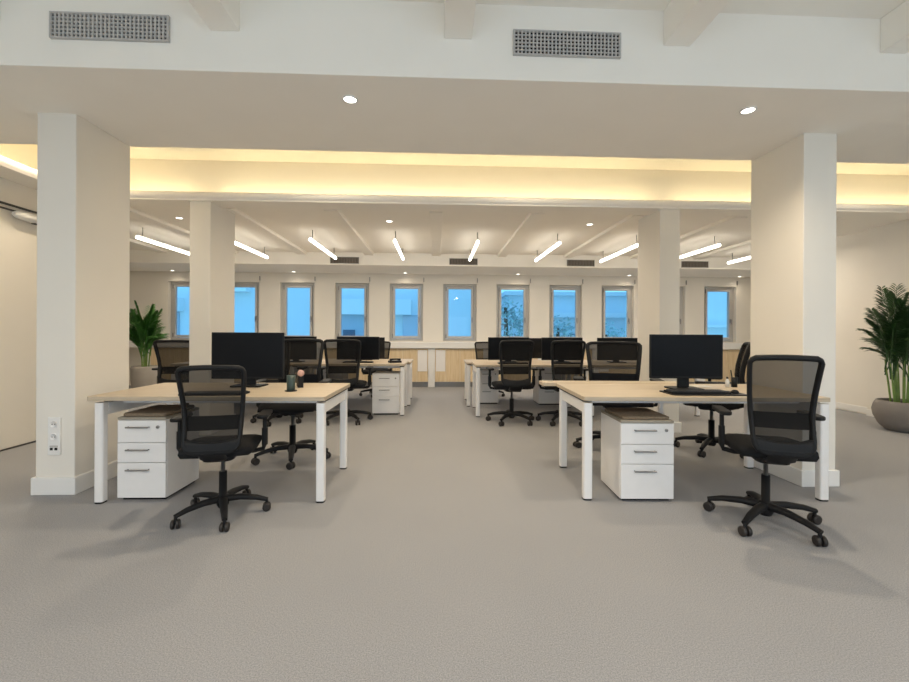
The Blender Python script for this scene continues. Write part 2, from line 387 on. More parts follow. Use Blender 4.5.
for x, l in ((-1.79, 'brown grille on the rear bulkhead above the fourth window from the left'), (.51, 'brown grille on the rear bulkhead just right of the aisle centre'), (2.83, 'brown grille on the rear bulkhead above the eighth window'), (5.14, 'brown grille on the rear bulkhead right of the far right column')):
    vent(x, 8.3, 2.566, .54, .115, 18, 5, l, .006, 'ventb', 'brown grilles on the rear bulkhead')

# ------------------------------------------------------------------ lamps
LT = (1.0, .86, .68)
def area(name, loc, rot, sx, sy, power, colr, parent=None):
    l = bpy.data.lights.new(name, 'AREA'); l.shape = 'RECTANGLE'; l.size = sx; l.size_y = sy; l.energy = power; l.color = colr
    o = bpy.data.objects.new(name, l); col.objects.link(o); o.location = loc; o.rotation_euler = rot
    if parent: o.parent = parent
    return o
tube_names = ['hanging tube light left of the far left column', 'hanging tube light just right of the far left column', 'hanging tube light above the left rear monitors, beside the first brown grille', 'short looking hanging tube light left of the aisle centre',
              'short looking hanging tube light right of the aisle centre', 'hanging tube light above the rear right chairs', 'hanging tube light touching the far right column on its left', 'hanging tube light touching the far right column on its right', 'hanging tube light beside the near right column']
for i, (x, y0, y1) in enumerate(tuple((-4.39+1.25*k, 6.40, 7.98) for k in range(9))):
    t = empty('tube_light', 'white '+tube_names[i], 'ceiling light', (x, (y0+y1)/2, 2.55), group='hanging tube lights of the rear office')
    L = (y1-y0)/2
    MB().tube([(0, -L, 0), (0, L, 0)], .024, 12).build('glowing_tube', 'led', t)
    area('tube_glow', (0, 0, -.03), (0, 0, 0), .05, 2*L, 10, LT, t)
    MB().box(-.012, .012, -L, L, .028, .045).build('spine', 'trim', t)
    for q in (-L*.85, L*.85): MB().cyl((0, q, 0), .006, .04, ZR-2.55-(.0), 8).build('hanger', 'gmetal', t)
# unseen tube lights added behind the viewer to fill the front area
for x in (-2.6, 0.9, 4.2):
    t = empty('tube_light', 'white tube light added unseen over the front area behind the viewer', 'ceiling light', (x, -.9, 2.85), group='added fill tube lights of the front area')
    MB().tube([(0, -.8, 0), (0, .8, 0)], .030, 12).build('glowing_tube', 'ledf', t)
    for q in (-.7, .7): MB().cyl((0, q, 0), .006, .02, .34, 8).build('hanger', 'gmetal', t)
    area('tube_glow', (x, -.9, 2.80), (0, 0, 0), .12, 1.6, 42, (1, .93, .84))

def downlight(x, y, z, label, power, grp):
    d = empty('downlight', label, 'ceiling light', (x, y, z), group=grp)
    MB().lathe([(.050, 0), (.052, -.006), (.042, -.008), (.040, -.002), (.040, 0)], 24).build('trim_ring', 'trim', d)
    MB().lathe([(.040, -.003), (.0001, -.004)], 24).build('lens', 'downl', d)
    l = bpy.data.lights.new('spot', 'SPOT'); l.energy = power; l.spot_size = R(140); l.spot_blend = .9; l.color = (1, .84, .62); l.shadow_soft_size = .05
    o = bpy.data.objects.new('spot', l); col.objects.link(o); o.parent = d; o.location = (0, 0, -.02)
downlight(-.588, 2.865, 2.73, 'round bright downlight in the beam underside left of the middle', 62, 'downlights in the beam')
downlight(2.151, 2.866, 2.73, 'round bright downlight in the beam underside near the right column', 55, 'downlights in the beam')
for x, l in ((-3.51, 'tiny downlight in the rear ceiling left of the far left column'), (-.67, 'tiny downlight in the rear ceiling left of the aisle centre'), (2.15, 'tiny downlight in the rear ceiling right of the aisle centre'), (5.0, 'tiny downlight in the rear ceiling hidden by the near right column')):
    downlight(x, 5.93, ZR, l, 14, 'downlights in the rear ceiling')
for x, l in ((-5.64, 'tiny downlight under the bulkhead over the leftmost window'), (-3.1, 'tiny downlight under the bulkhead behind the far left column'), (-.70, 'tiny downlight under the bulkhead left of the aisle'), (1.78, 'tiny downlight under the bulkhead right of the aisle'), (4.27, 'tiny downlight under the bulkhead near the far right column'), (6.8, 'tiny downlight under the bulkhead above the rightmost window')):
    downlight(x, 9.3, 2.48, l, 4, 'downlights under the bulkhead')

for x in (-3.6, -1.2, 1.0, 4.9):  # extra downlights hidden above the beam, added to brighten the far columns
    downlight(x, 4.15, ZC, 'unseen downlight added in the recess ceiling above the front beam edge', 54, 'added downlights in the lit recess')
# LED strip lying in the cove
for k in range(1):
    o = MB().box(XL+.3, XR, 4.955, 4.985, 2.701, 2.715).build('led_strip', 'cove'); tag(o, 'warm yellow strip light lying in the long ceiling cove', 'strip light')
o = MB().box(XL+.2, XL+.23, 3.75, 4.88, 2.701, 2.715).build('led_strip', 'cove_side'); tag(o, 'warm yellow strip light lying in the short left side cove', 'strip light')

# daylight entering by the windows behind the viewer
for i, (a, b_, c, d) in enumerate(ops_front):
    area('daylight', ((a+b_)/2, YB-.3, (c+d)/2), (R(-72), 0, PI), b_-a, d-c, 15, (.87, .91, 1.0))

# ------------------------------------------------------------------ left wall rail and fixture
rl = empty('wall_rail', 'pair of thin dark lines of a rail high on the left wall', 'rail', (XL, 4.0, 2.41))
MB().box(0, .03, -1.4, .66, -.004, .010).build('upper_track', 'rail', rl)
MB().box(0, .022, -1.4, .50, -.050, -.038).build('lower_track', 'rail', rl)
hd = empty('wall_fixture', 'small rounded white fixture with dark slot hanging below the wall rail', 'wall fixture', (XL+.05, 4.55, 2.33))
MB().tube([(0, -.18, 0), (0, -.13, 0), (0, .16, 0), (0, .2, 0)], [.02, .042, .046, .03], 14).build('shell', 'trim', hd)
MB().box(-.02, .02, .02, .12, -.052, -.044).build('slot', 'rail', hd)

# ------------------------------------------------------------------ desk
def make_desk(name, label, W, D, loc, rz, grp, rear_inset=.045, mat_top='maple'):
    t = empty(name, label, 'desk', loc, rz, grp)
    top = MB().prism(rrect(W, D, .02, 4), .70, .73); top.build('desktop', mat_top, t, bevel=.003)
    lw = .058; xi = W/2-lw/2-.004
    for sx in (-1, 1):
        for sy in (-1, 1):
            y = -(D/2-lw/2-.01) if sy < 0 else D/2-lw/2-.02
            x = sx*(xi if sy < 0 else xi-.015)
            lg = MB().prism(rrect(lw, lw, .014, 4, x, y), .012, .684).build('leg', 'wmetal', t)
            MB().prism(rrect(lw*.94, lw*.94, .013, 3, x, y), 0, .012).build('foot_pad', 'blackp', lg)
        x = sx*(xi-.012)
        MB().box(x-.016, x+.016, -(D/2-lw-.01), D/2-lw-.02, .598, .684).build('side_rail', 'wmetal', t, bevel=.003)
        MB().box(x-.03, x+.03, -(D/2-.08), D/2-.08, .684, .70).build('spacer', 'greyp', t)
    for y in (-.18, .2): MB().box(-xi, xi, y-.025, y+.025, .655, .695).build('long_beam', 'wmetal', t, bevel=.003)
    return t
# shared desk geometry through copies
GD = 'white framed desks with maple tops'
d1 = make_desk('office_desk', 'front left maple topped desk with white square legs', 1.60, .81, (-1.558, 3.355, 0), R(-1.0), GD)
d2 = dup(d1, 'front right maple topped desk with white square legs', (1.912, 3.30, 0), R(-2.3), 1, GD); d2.scale = (1.085, 1.0, 1.0)
r2y = 6.46
dup(d1, 'rear left desk reaching the aisle, near half beside a white pedestal', (-1.255, 6.42, 0), 0, 1, GD)
dup(d1, 'rear left desk further from the aisle, behind the front left monitor', (-2.875, 6.42, 0), 0, 1, GD)
dup(d1, 'rear left desk reaching the aisle, far half facing the windows', (-1.22, 7.25, 0), 0, 1, GD).scale = (1, 1, .962)
dup(d1, 'rear left desk further from the aisle, far half facing the windows', (-2.84, 7.25, 0), 0, 1, GD).scale = (1, 1, .962)
dup(d1, 'rear right desk reaching the aisle, near half with a chair tucked in', (1.345, 6.31, 0), 0, 1, GD)
dup(d1, 'rear right desk further from the aisle, behind the front right monitor', (2.965, 6.31, 0), 0, 1, GD)
dup(d1, 'rear right desk reaching the aisle, far half facing the windows', (1.275, 7.14, 0), 0, 1, GD).scale = (1, 1, .962)
dup(d1, 'rear right desk further from the aisle, far half facing the windows', (2.895, 7.14, 0), 0, 1, GD).scale = (1, 1, .962)
for k in [q for q in bpy.data.objects if q.parent == d1]:      # left frame of this desk stands a little inwards
    if k.name.split('.')[0] in ('leg', 'side_rail', 'spacer') and k.data.vertices[0].co.x < 0: k.location.x = .042
# narrow maple table directly behind the front right desk
nt_ = empty('narrow_table', 'narrow maple topped table set against the back of the front right desk', 'table', (1.60, 3.83, 0), R(-2.3))
MB().prism(rrect(1.30, .19, .02, 4), .70, .73).build('tabletop', 'maple', nt_, bevel=.003)
for sx in (-1, 1):
    for y in (0,):
        lg = MB().prism(rrect(.04, .04, .01, 3, sx*.45, y), 0, .70).build('leg', 'wmetal', nt_)

# ------------------------------------------------------------------ drawer pedestal
def make_ped(label, W, D, H, loc, rz, cushion=True, grp='white three drawer pedestals'):
    p = empty('drawer_pedestal', label, 'drawer pedestal', loc, rz, grp)
    MB().box(-W/2, W/2, -D/2+.018, D/2, .02, H-.03).build('body', 'wmetal', p, bevel=.002)
    MB().box(-W/2+.02, W/2-.02, -D/2+.03, D/2-.02, 0, .02).build('plinth', 'blackp', p)
    zs = [(.022, .262), (.266, .400), (.404, H-.034)]
    for i, (a, b_) in enumerate(zs):
        d = MB().box(-W/2+.001, W/2-.001, -D/2, -D/2+.017, a, b_).build('drawer', 'wmetal', p, bevel=.0025)
        hz = b_-.045; hx = -.02
        h = MB(); h.tube([(hx-.075, -D/2-.022, hz), (hx+.075, -D/2-.022, hz)], .0055, 8)
        for q in (-.07, .07): h.tube([(hx+q, -D/2-.022, hz), (hx+q, -D/2, hz)], .0045, 8)
        h.build('handle', 'gmetal', d)
        if i == 2:
            k = MB().lathe([(.011, 0), (.011, .006), (.0001, .006)], 14).build('lock', 'gmetal', d); k.rotation_euler = (PI/2, 0, 0); k.location = (W/2-.055, -D/2, hz)
    MB().box(-W/2, W/2, -D/2, D/2, H-.03, H-.012 if cushion else H-.03+.018).build('top_board', 'rim' if cushion else 'wmetal', p, bevel=.003)
    if cushion: MB().prism(rrect(W-.03, D-.03, .03, 4), H-.012, H+.012).build('seat_pad', 'padb', p, bevel=.008)
    return p
pa = make_ped('white three drawer pedestal with brown pad under the front left desk', .33, .40, .59, (-2.03, 3.22, 0), R(-1))
make_ped('white three drawer pedestal with brown pad under the front right desk', .37, .40, .58, (1.475, 3.10, 0), R(-2))
pb = make_ped('plain white pedestal at the aisle end of the rear left desk', .385, .42, .60, (-.725, 6.30, 0), 0, False)
dup(pb, 'plain white pedestal under the rear right far desk, seen past the aisle legs', (.84, 7.2, 0), 0, .95)
dup(pb, 'plain white pedestal between the two rear right chairs', (1.86, 7.1, 0), 0, 1)
dup(pb, 'plain white pedestal under the rear left far desk', (-1.72, 7.2, 0), 0, 1)

# ------------------------------------------------------------------ office chair (faces local +Y)
def bprof(z):      # back lean profile
    pts = [(.47, -.262), (.52, -.262), (.60, -.240), (.68, -.222), (.78, -.232), (.90, -.262), (1.0, -.295)]
    for (a, ya), (b_, yb) in zip(pts, pts[1:]):
        if z <= b_:
            t = max(0, (z-a)/(b_-a)); return ya+(yb-ya)*t
    return pts[-1][1]
def bhalf(z):
    pts = [(.47, .150), (.505, .162), (.60, .164), (.68, .168), (.80, .178), (.90, .187), (1.0, .194)]
    for (a, ya), (b_, yb) in zip(pts, pts[1:]):
        if z <= b_:
            t = max(0, (z-a)/(b_-a)); return ya+(yb-ya)*t
    return pts[-1][1]
def make_chair(label, loc, rz, scale, grp):
    t = empty('office_chair', label, 'office chair', loc, rz, grp, scale=scale)
    # base
    b = MB(); b.lathe([(.0001, .05), (.030, .05), (.040, .07), (.042, .115), (.034, .13), (.0001, .13)], 18)
    a0 = R(18)
    for k in range(5):
        a = a0+2*PI*k/5; dx, dy = math.cos(a), math.sin(a)
        b.tube([(dx*.02, dy*.02, .105), (dx*.12, dy*.12, .108), (dx*.22, dy*.22, .095), (dx*.295, dy*.295, .074)], [.030, .026, .022, .017], 8, sq=(1.0, .8))
    b.build('star_base', 'blackp', t)
    for k in range(5):
        a = a0+2*PI*k/5; dx, dy = math.cos(a)*.288, math.sin(a)*.288
        w = MB(); sw = random.uniform(0, 2*PI); ax = Vector((math.cos(sw), math.sin(sw), 0))
        c = Vector((dx, dy, .028))
        for s_ in (-1, 1):
            w.tube([c+ax*s_*.006, c+ax*s_*.009, c+ax*s_*.022, c+ax*s_*.026], [.024, .028, .028, .022], 14)
        cc = w.build('caster', 'wheel', t)
        h = MB(); h.tube([(dx, dy, .03), (dx, dy, .075)], [.012, .009], 8)
        h.build('caster_stem', 'blackp', cc)
    MB().cyl((0, 0, 0), .026, .12, .285, 16).build('lift_cover', 'blackp', t)
    MB().cyl((0, 0, 0), .014, .285, .40, 14).build('gas_lift', 'gmetal', t)
    mm = MB().prism(rrect(.20, .26, .05, 4, 0, -.02), .385, .432)
    mm.build('tilt_mechanism', 'blackp', t, bevel=.012)
    MB().tube([(.08, .02, .405), (.25, .04, .400)], [.007, .009], 8).build('lever', 'blackp', t)
    # seat
    n = 14; top = []; outline = []
    def sx(u, v): return (u*.245*(1-.06*v*v if v > 0 else 1-.02*v*v), v*.235)
    vs = []; fs = []
    N = 10
    for j in range(N+1):
        for i in range(N+1):
            u = -1+2*i/N; v = -1+2*j/N
            # squircle map
            k = (1-.5*v*v)**.5 * (1 if abs(u) < 1e9 else 1); k2 = (1-.5*u*u)**.5
            uu = u*(.30*k+.70); vv = v*(.30*k2+.70)
            x, y = uu*.230, vv*.222+.008
            e = max(abs(u), abs(v)); z = .495-.018*(e**4)-(.022*max(0, v)**3)+.006*u*u
            vs.append((x, y, z))
    for j in range(N):
        for i in range(N): q = j*(N+1)+i; fs.append((q, q+1, q+N+2, q+N+1))
    base_ring = [j for j in range(N+1)] + [(j+1)*(N+1)-1 for j in range(1, N+1)] + [N*(N+1)+i for i in range(N-1, -1, -1)] + [j*(N+1) for j in range(N-1, 0, -1)]
    off = len(vs); L = len(base_ring)
    for lev, (sc_, dz) in enumerate(((1.02, -.028), (.97, -.052), (.80, -.06))):
        for q in base_ring:
            x, y, z = vs[q]; vs.append((x*sc_, y*sc_, z+dz if lev == 0 else .495+dz-.012))
    prev = base_ring
    for lev in range(3):
        cur = [off+lev*L+i for i in range(L)]
        for i in range(L): fs.append((prev[i], cur[i], cur[(i+1) % L], prev[(i+1) % L]))
        prev = cur
    fs.append(tuple(prev))
    MB().add(vs, fs, True).build('seat', 'seatf', t)
    # back frame ring
    ring = []
    zt, zb = .985, .505
    def P(x, z): return (x, bprof(z)-.02*(abs(x)/.22)**2*-1 - .0, z)
    zz = [zb+(zt-zb)*i/10 for i in range(11)]
    rc = .035
    right = [(bhalf(z), z) for z in zz]
    path = []
    path += [(x, z) for x, z in right[1:-1]]
    hw = bhalf(zt)
    path += [(hw-.002, zt-.02), (hw-.012, zt-.005), (hw-.03, zt+.004)]
    for i in range(1, 8): path.append((hw-.03-(2*hw-.06)*i/8, zt+.004+.005*math.sin(PI*i/8)))
    path += [(-hw+.03, zt+.004), (-hw+.012, zt-.005), (-hw+.002, zt-.02)]
    path += [(-x, z) for x, z in reversed(right[1:-1])]
    hb = bhalf(zb)
    path += [(-hb+.004, zb+.012), (-hb+.018, zb-.010)]
    for i in range(1, 6): path.append((-hb+.03+(2*hb-.06)*i/6, zb-.014))
    path += [(hb-.018, zb-.010), (hb-.004, zb+.012)]
    fr = MB(); fr.tube([P(x, z) for x, z in path], .0195, 8, sq=(.8, 1.0), closed=True, up=Vector((0, 1, 0)))
    bf = fr.build('back_frame', 'greyp', t)
    # solid lower yoke
    yk = MB(); vs = []; fs = []
    nx = 12; lev = [.565, .53, .50, .478, .462]
    half = [.168, .168, .163, .140, .09]
    for z, h_ in zip(lev, half):
        for i in range(nx+1):
            u = -1+2*i/nx; x = u*h_
            zz_ = z + (-.030*(1-u*u) if z > .55 else 0)
            vs.append((x, bprof(zz_)+.02*(abs(x)/.22)**2-.016, zz_))
    m_ = len(vs)
    vs += [(x, y+.028, z) for x, y, z in vs]
    for j in range(len(lev)-1):
        for i in range(nx):
            q = j*(nx+1)+i; fs.append((q, q+1, q+nx+2, q+nx+1)); fs.append((m_+q, m_+q+nx+1, m_+q+nx+2, m_+q+1))
    per = list(range(nx+1)) + [(j+1)*(nx+1)-1 for j in range(1, len(lev))] + [(len(lev)-1)*(nx+1)+i for i in range(nx-1, -1, -1)] + [j*(nx+1) for j in range(len(lev)-2, 0, -1)]
    for i in range(len(per)):
        a, c = per[i], per[(i+1) % len(per)]; fs.append((a, a+m_, c+m_, c))
    yk.add(vs, fs, True); yk.build('lower_yoke', 'greyp', bf)
    yy = MB(); yy.tube([(0, -.262, .485), (0, -.235, .445), (0, -.16, .415), (0, -.06, .408)], [.055, .055, .05, .045], 10, sq=(1.5, .5)); yy.build('back_support', 'blackp', t)
    # mesh sheet
    vs = []; fs = []; nz = 12; nx = 8
    for j in range(nz+1):
        z = .52+(.985-.52)*j/nz
        for i in range(nx+1):
            u = -1+2*i/nx; x = u*(bhalf(z)-.006)
            vs.append((x, bprof(z)+.02*(abs(x)/.22)**2, z))
    for j in range(nz):
        for i in range(nx): q = j*(nx+1)+i; fs.append((q, q+1, q+nx+2, q+nx+1))
    MB().add(vs, fs, True).build('mesh_back', 'mesh', t)
    vs = []; fs = []
    for j in range(4):
        z = .605+.085*j/3
        for i in range(nx+1):
            u = -1+2*i/nx; x = u*(bhalf(z)-.010)
            vs.append((x, bprof(z)+.012+.02*(abs(x)/.22)**2, z))
    m_ = len(vs); vs += [(x, y+.008, z) for x, y, z in vs]
    for j in range(3):
        for i in range(nx):
            q = j*(nx+1)+i; fs.append((q, q+1, q+nx+2, q+nx+1)); fs.append((m_+q, m_+q+nx+1, m_+q+nx+2, m_+q+1))
    MB().add(vs, fs, True).build('lumbar_pad', 'lumbar', t)
    # arms
    for s_ in (-1, 1):
        ar = MB(); ar.tube([(s_*.09, -.02, .412), (s_*.20, -.01, .410), (s_*.262, 0, .420), (s_*.272, 0, .45), (s_*.272, 0, .56)], [.018, .018, .02, .021, .021], 8, sq=(1.0, .75) )
        ar.tube([(s_*.272, 0, .555), (s_*.272, 0, .640)], .015, 8)
        a_ = ar.build('armrest', 'greyp', t)
        MB().prism(rrect(.075, .25, .034, 5, s_*.268, .02), .638, .662).build('arm_pad', 'blackp', a_, bevel=.008)
    return t
GC = 'black mesh office chairs'
ch = make_chair('black mesh office chair in front of the front left desk, back to the viewer', (-1.369, 2.79, 0), R(12), .97, GC)
kids = {}
def spin_base(c, deg):          # the wheeled star turns freely under the seat
    for k in [q for q in bpy.data.objects if q.parent == c and (q.name.startswith('star_base') or q.name.startswith('caster'))]:
        k.rotation_euler = (0, 0, R(deg))
def chair(label, x, y, rz, s=1.0, sx=None, spin=0):
    c = dup(ch, label, (x, y, 0), R(rz), s, GC)
    if sx: c.scale = (sx, s, s)
    if spin: spin_base(c, spin)
    return c
chair('large black mesh office chair in front of the front right desk, nearest of all', 2.046, 2.56, -21, 1.05, sx=.88)
for k in [q for q in bpy.data.objects if q.parent and q.parent.get('label', '').startswith('large black mesh') and (q.name.startswith('star_base') or q.name.startswith('caster'))]:
    k.scale.x = 1.05/.88
chair('black office chair beyond the front left desk, half hidden by its monitor', -1.33, 3.99, 184, 1.10, spin=12)
chair('black office chair beyond the front right desk, left of its monitor', 1.85, 4.30, 164, 1.08, sx=1.42)
chair('black office chair seen edge on between right monitor and near right column', 2.76, 4.16, 60, 1.09)
chair('olive looking see-through office chair beside the small palm, cut by a column', -3.25, 5.70, 3, 1.06, sx=1.32)
chair('black office chair at the rear left desk beside the white pedestal', -1.20, 5.66, 3, 1.08, sx=1.14)
chair('black office chair at the rear left desk, second from the aisle', -2.06, 5.66, 2, 1.08, spin=30)
chair('black office chair at the rear right desk closest to the aisle', .99, 5.58, 2, 1.08)
chair('black office chair at the rear right desk, second from the aisle', 1.66, 5.56, -2, 1.08)
chair('chair back showing right of the monitor on the rear left desk', -1.12, 7.98, 174, 1.0)
chair('chair back showing left of the first monitor on the rear right desk', .95, 7.88, 186, 1.0)

spin_base(ch, -19); ch.scale = (.91, .97, .97)
# ------------------------------------------------------------------ monitors
def make_monitor(label, W, H, zb, loc, rz, cat='monitor', grp='black desktop monitors'):
    t = empty('monitor', label, cat, loc, rz, grp)
    cz = zb+H/2
    MB().box(-W/2, W/2, -.010, .016, zb, zb+H).build('casing', 'blackp', t, bevel=.004)
    MB().box(-W/2+.010, W/2-.010, -.0115, -.0095, zb+.018, zb+H-.010).build('screen', 'screen', t)
    MB().prism(rrect(W*.5, H*.5, .03, 4, 0, cz-0.0), .016, .04, Matrix(((1,0,0,0),(0,0,1,0),(0,1,0,0),(0,0,0,1)))).build('rear_bulge', 'blackp', t)
    MB().box(-.045, .045, .034, .058, .012, cz).build('neck', 'blackp', t, bevel=.004)
    MB().prism(rrect(.24, .19, .02, 4, 0, .03), 0, .012).build('foot', 'blackp', t, bevel=.003)
    return t
TZ = .73
ma = make_monitor('black monitor on the front left desk', .575, .375, .062, (-1.525, 3.50, TZ), R(-1))
make_monitor('black monitor on the front right desk', .575, .35, .088, (1.985, 3.31, TZ), R(-3))
mr = make_monitor('black rear monitor at the first seat right of the aisle', .63, .345, .035, (1.09, 6.42, TZ), 0)
dup(mr, 'black rear monitor behind the second chair right of the aisle', (1.91, 6.42, TZ), 0)
dup(mr, 'black rear monitor just left of the far right column', (2.77, 6.42, TZ), 0)
dup(mr, 'black rear monitor beside the white pedestal left of the aisle', (-1.18, 6.42, TZ), 0)
dup(mr, 'black rear monitor showing right of the front left monitor', (-2.11, 6.42, TZ), 0)
dup(mr, 'black monitor on the far rear left desk, its slim edge showing', (-1.20, 7.25, .712), PI)
dup(mr, 'black monitor on the far rear right desk, a slim strip between two monitors', (1.47, 7.2, .712), PI)

# keyboards, pads, small things
def keyboard(label, loc, rz, W=.43):
    k = empty('keyboard', label, 'keyboard', loc, rz, 'black keyboards')
    MB().box(-W/2, W/2, -.065, .065, 0, .014).build('key_tray', 'blackp', k, bevel=.004)
    m = MB()
    for r_ in range(5):
        for c in range(15): m.box(-W/2+.012+c*(W-.02)/15, -W/2+.012+(c+.85)*(W-.02)/15, -.055+r_*.022, -.055+r_*.022+.018, .014, .019)
    m.build('keys', 'led_red', k)
    return k
kk = keyboard('black keyboard seen through the front left chair back', (-1.56, 3.06, TZ), R(3))
pd = MB().prism(rrect(.56, .24, .03, 4), 0, .006).build('desk_pad', 'blackp'); pd.location = (1.98, 3.08, TZ); pd.rotation_euler = (0, 0, R(-3)); tag(pd, 'long dark desk pad lying in front of the right monitor', 'desk pad')
k2 = dup(kk, 'black keyboard lying on the long pad in front of the right monitor', (1.93, 3.08, TZ+.006), R(-3))
ms = empty('computer_mouse', 'small dark mouse on the pad right of the right keyboard', 'mouse', (2.20, 3.05, TZ+.006), R(-3))
MB().lathe([(.0001, .026), (.012, .025), (.022, .018), (.027, .006), (.026, 0), (.0001, 0)], 14).build('mouse_body', 'greyp', ms)
pp = MB().prism(rrect(.21, .12, .004, 2), 0, .003).build('paper_slip', 'paper'); pp.location = (2.20, 3.50, TZ); pp.rotation_euler = (0, 0, R(12)); tag(pp, 'pale slip of paper behind the right monitor stand', 'paper')
pc = empty('pen_cup', 'dark green cup on a dark coaster right of the left monitor', 'cup', (-1.091, 3.232, TZ))
MB().lathe([(.0001, .006), (.026, .006), (.030, .012), (.031, .118), (.028, .118), (.027, .02), (.0001, .018)], 20).build('cup_body', 'cup', pc)
MB().lathe([(.0001, 0), (.044, 0), (.044, .006), (.0001, .006)], 20).build('coaster', 'blackp', pc)
td = empty('tape_dispenser', 'small black holder with round pale pink disc beside the green cup', 'tape dispenser', (-1.10, 3.47, TZ), R(25))
MB().prism([(-.02, 0), (.02, 0), (.02, .0), (.02, .09), (.008, .13), (-.012, .12), (-.02, .06)], -.05, .07, Matrix(((1,0,0,0),(0,0,1,0),(0,1,0,0),(0,0,0,1)))).build('holder', 'blackp', td, bevel=.006)
dd = MB().lathe([(.0001, 0), (.026, 0), (.026, .012), (.0001, .012)], 22).build('pink_disc', 'pink', td); dd.rotation_euler = (PI/2, 0, 0); dd.location = (0, -.04, .115)
bo = empty('small_bottle', 'small white bottle at the back right corner of the right desk', 'bottle', (2.43, 3.46, TZ))
MB().lathe([(.0001, 0), (.016, 0), (.016, .05), (.008, .062), (.008, .07), (.0001, .07)], 16).build('bottle_body', 'bottle', bo)
MB().lathe([(.009, .07), (.009, .085), (.0001, .085)], 14).build('cap', 'blackp', bo)
ph = empty('pen_holder', 'black pen pot at the back right corner of the right desk', 'pen holder', (2.49, 3.46, TZ))
MB().lathe([(.0001, 0), (.022, 0), (.023, .08), (.020, .08), (.019, .004), (.0001, .004)], 18).build('pot_body', 'blackp', ph)
for dx, tx, l in ((-.008, -.02, 'dark pen leaning left in the black pen pot'), (.006, .012, 'dark pen leaning right in the black pen pot')):
    q = MB().tube([(0, 0, 0), (tx, .004, .135)], .0042, 8).build('pen', 'blackp'); q.location = (2.49+dx, 3.46, TZ+.006); tag(q, l, 'pen', 'pens in the pot')
tp = empty('desk_phone', 'small dark handset lying near the aisle end of the rear left desk', 'phone', (-.62, 6.3, TZ), R(20))
MB().box(-.09, .09, -.06, .06, 0, .03).build('phone_base', 'blackp', tp, bevel=.006)
MB().tube([(-.08, -.02, .045), (-.03, -.02, .052), (.03, -.02, .052), (.08, -.02, .045)], [.018, .012, .012, .018], 10).build('handset', 'blackp', tp)
dup(kk, 'black keyboard on the rear right desk closest to the aisle', (1.1, 6.12, TZ), 0)
dup(kk, 'black keyboard on the rear left desk closest to the aisle', (-1.15, 6.28, TZ), 0)
dup(kk, 'black keyboard on the rear right desk behind the second chair', (1.9, 6.12, TZ), 0)

# ------------------------------------------------------------------ palms
def frond(mb, base, yaw, reach, rise, droop, nl, ll, lw):
    pts = []; n = 14
    for i in range(n+1):
        t = i/n; r_ = reach*t**1.25; z = rise*t*1.0-droop*t**2.6
        pts.append(base+Vector((math.cos(yaw)*r_, math.sin(yaw)*r_, z)))
    mb.tube(pts, [.006*(1-.8*i/n)+.0015 for i in range(n+1)], 5)
    for i in range(nl):
        t = .28+.72*i/(nl-1); k = t*n; a = int(min(n-1, k)); p = pts[a].lerp(pts[a+1], k-a)
        tg = (pts[a+1]-pts[a]).normalized(); side = tg.cross(Vector((0, 0, 1))); side = side.normalized() if side.length > .05 else Vector((-math.sin(yaw), math.cos(yaw), 0))
        for s_ in (-1, 1):
            L = ll*(math.sin(PI*(.12+.80*((t-.28)/.72)))**.6)*random.uniform(.85, 1.1)
            d = (side*s_*.75+tg*.75+Vector((0, 0, random.uniform(-.05, .3)))).normalized()
            nrm = d.cross(side*s_).normalized() if d.cross(side*s_).length > .01 else Vector((0, 0, 1))
            wv = d.cross(Vector((0, 0, 1)))
            wv = wv.normalized() if wv.length > .05 else side
            p0 = p; p1 = p+d*L*.35; p2 = p+d*L*.72+Vector((0, 0, -.10*L)); p3 = p+d*L+Vector((0, 0, -.28*L))
            up = wv.cross(d).normalized()
            vs = [p0, p1-wv*lw, p1+wv*lw, p2-wv*lw*.8, p2+wv*lw*.8, p3, p1+up*lw*.5, p2+up*lw*.4]
            mb.add(vs, [(0, 1, 6), (0, 6, 2), (1, 3, 7, 6), (6, 7, 4, 2), (3, 5, 7), (7, 5, 4)], True)
def palm(label, loc, potprof, H, n, leafm, potm, spread, lean=0, stems=9, sr=.10):
    t = empty('potted_palm', label, 'potted plant', loc)
    MB().lathe(potprof, 36).build('plant_pot', potm, t)
    zt = max(z for _, z in potprof); rt = potprof[-1][0]
    zr = zt-.03
    MB().lathe([(.0001, zr-.005), (rt*1.0, zr-.005), (rt*1.0, zr-.012)], 28).build('soil', 'soil', t)
    ends = []
    for i in range(stems):
        a = 2*PI*i/stems+random.uniform(-.3, .3); r_ = sr*random.uniform(.35, 1)
        hgt = (H-zr)*random.uniform(.32, .46)
        b0 = Vector((math.cos(a)*r_, math.sin(a)*r_, zr-.01)); b1 = b0+Vector((math.cos(a)*r_*.5+lean*.3, math.sin(a)*r_*.5, hgt))
        MB().tube([b0, b0.lerp(b1, .5)+Vector((0, 0, .01)), b1], [.011, .010, .007], 7).build('stem', 'stem', t)
        ends.append((b1, a))
    for i in range(n):
        b0, a = ends[i % len(ends)]
        yaw = a+random.uniform(-.7, .7)+(2.4*i); k = i/(n-1)
        m = MB(); room = H-b0.z
        b00 = b0-Vector((0, 0, .12 + .28*(1-k)*room*.35))
        rise = (H-b00.z)*(.48+.52*k)*random.uniform(.88, 1.05); reach = spread*(1.05-.62*k)*random.uniform(.8, 1.1)
        frond(m, b00, yaw, reach, rise*1.12, rise*.30*(1.2-k), 26, .22*H/1.8, .0125*H/1.8)
        m.build('frond', leafm, t)
    return t
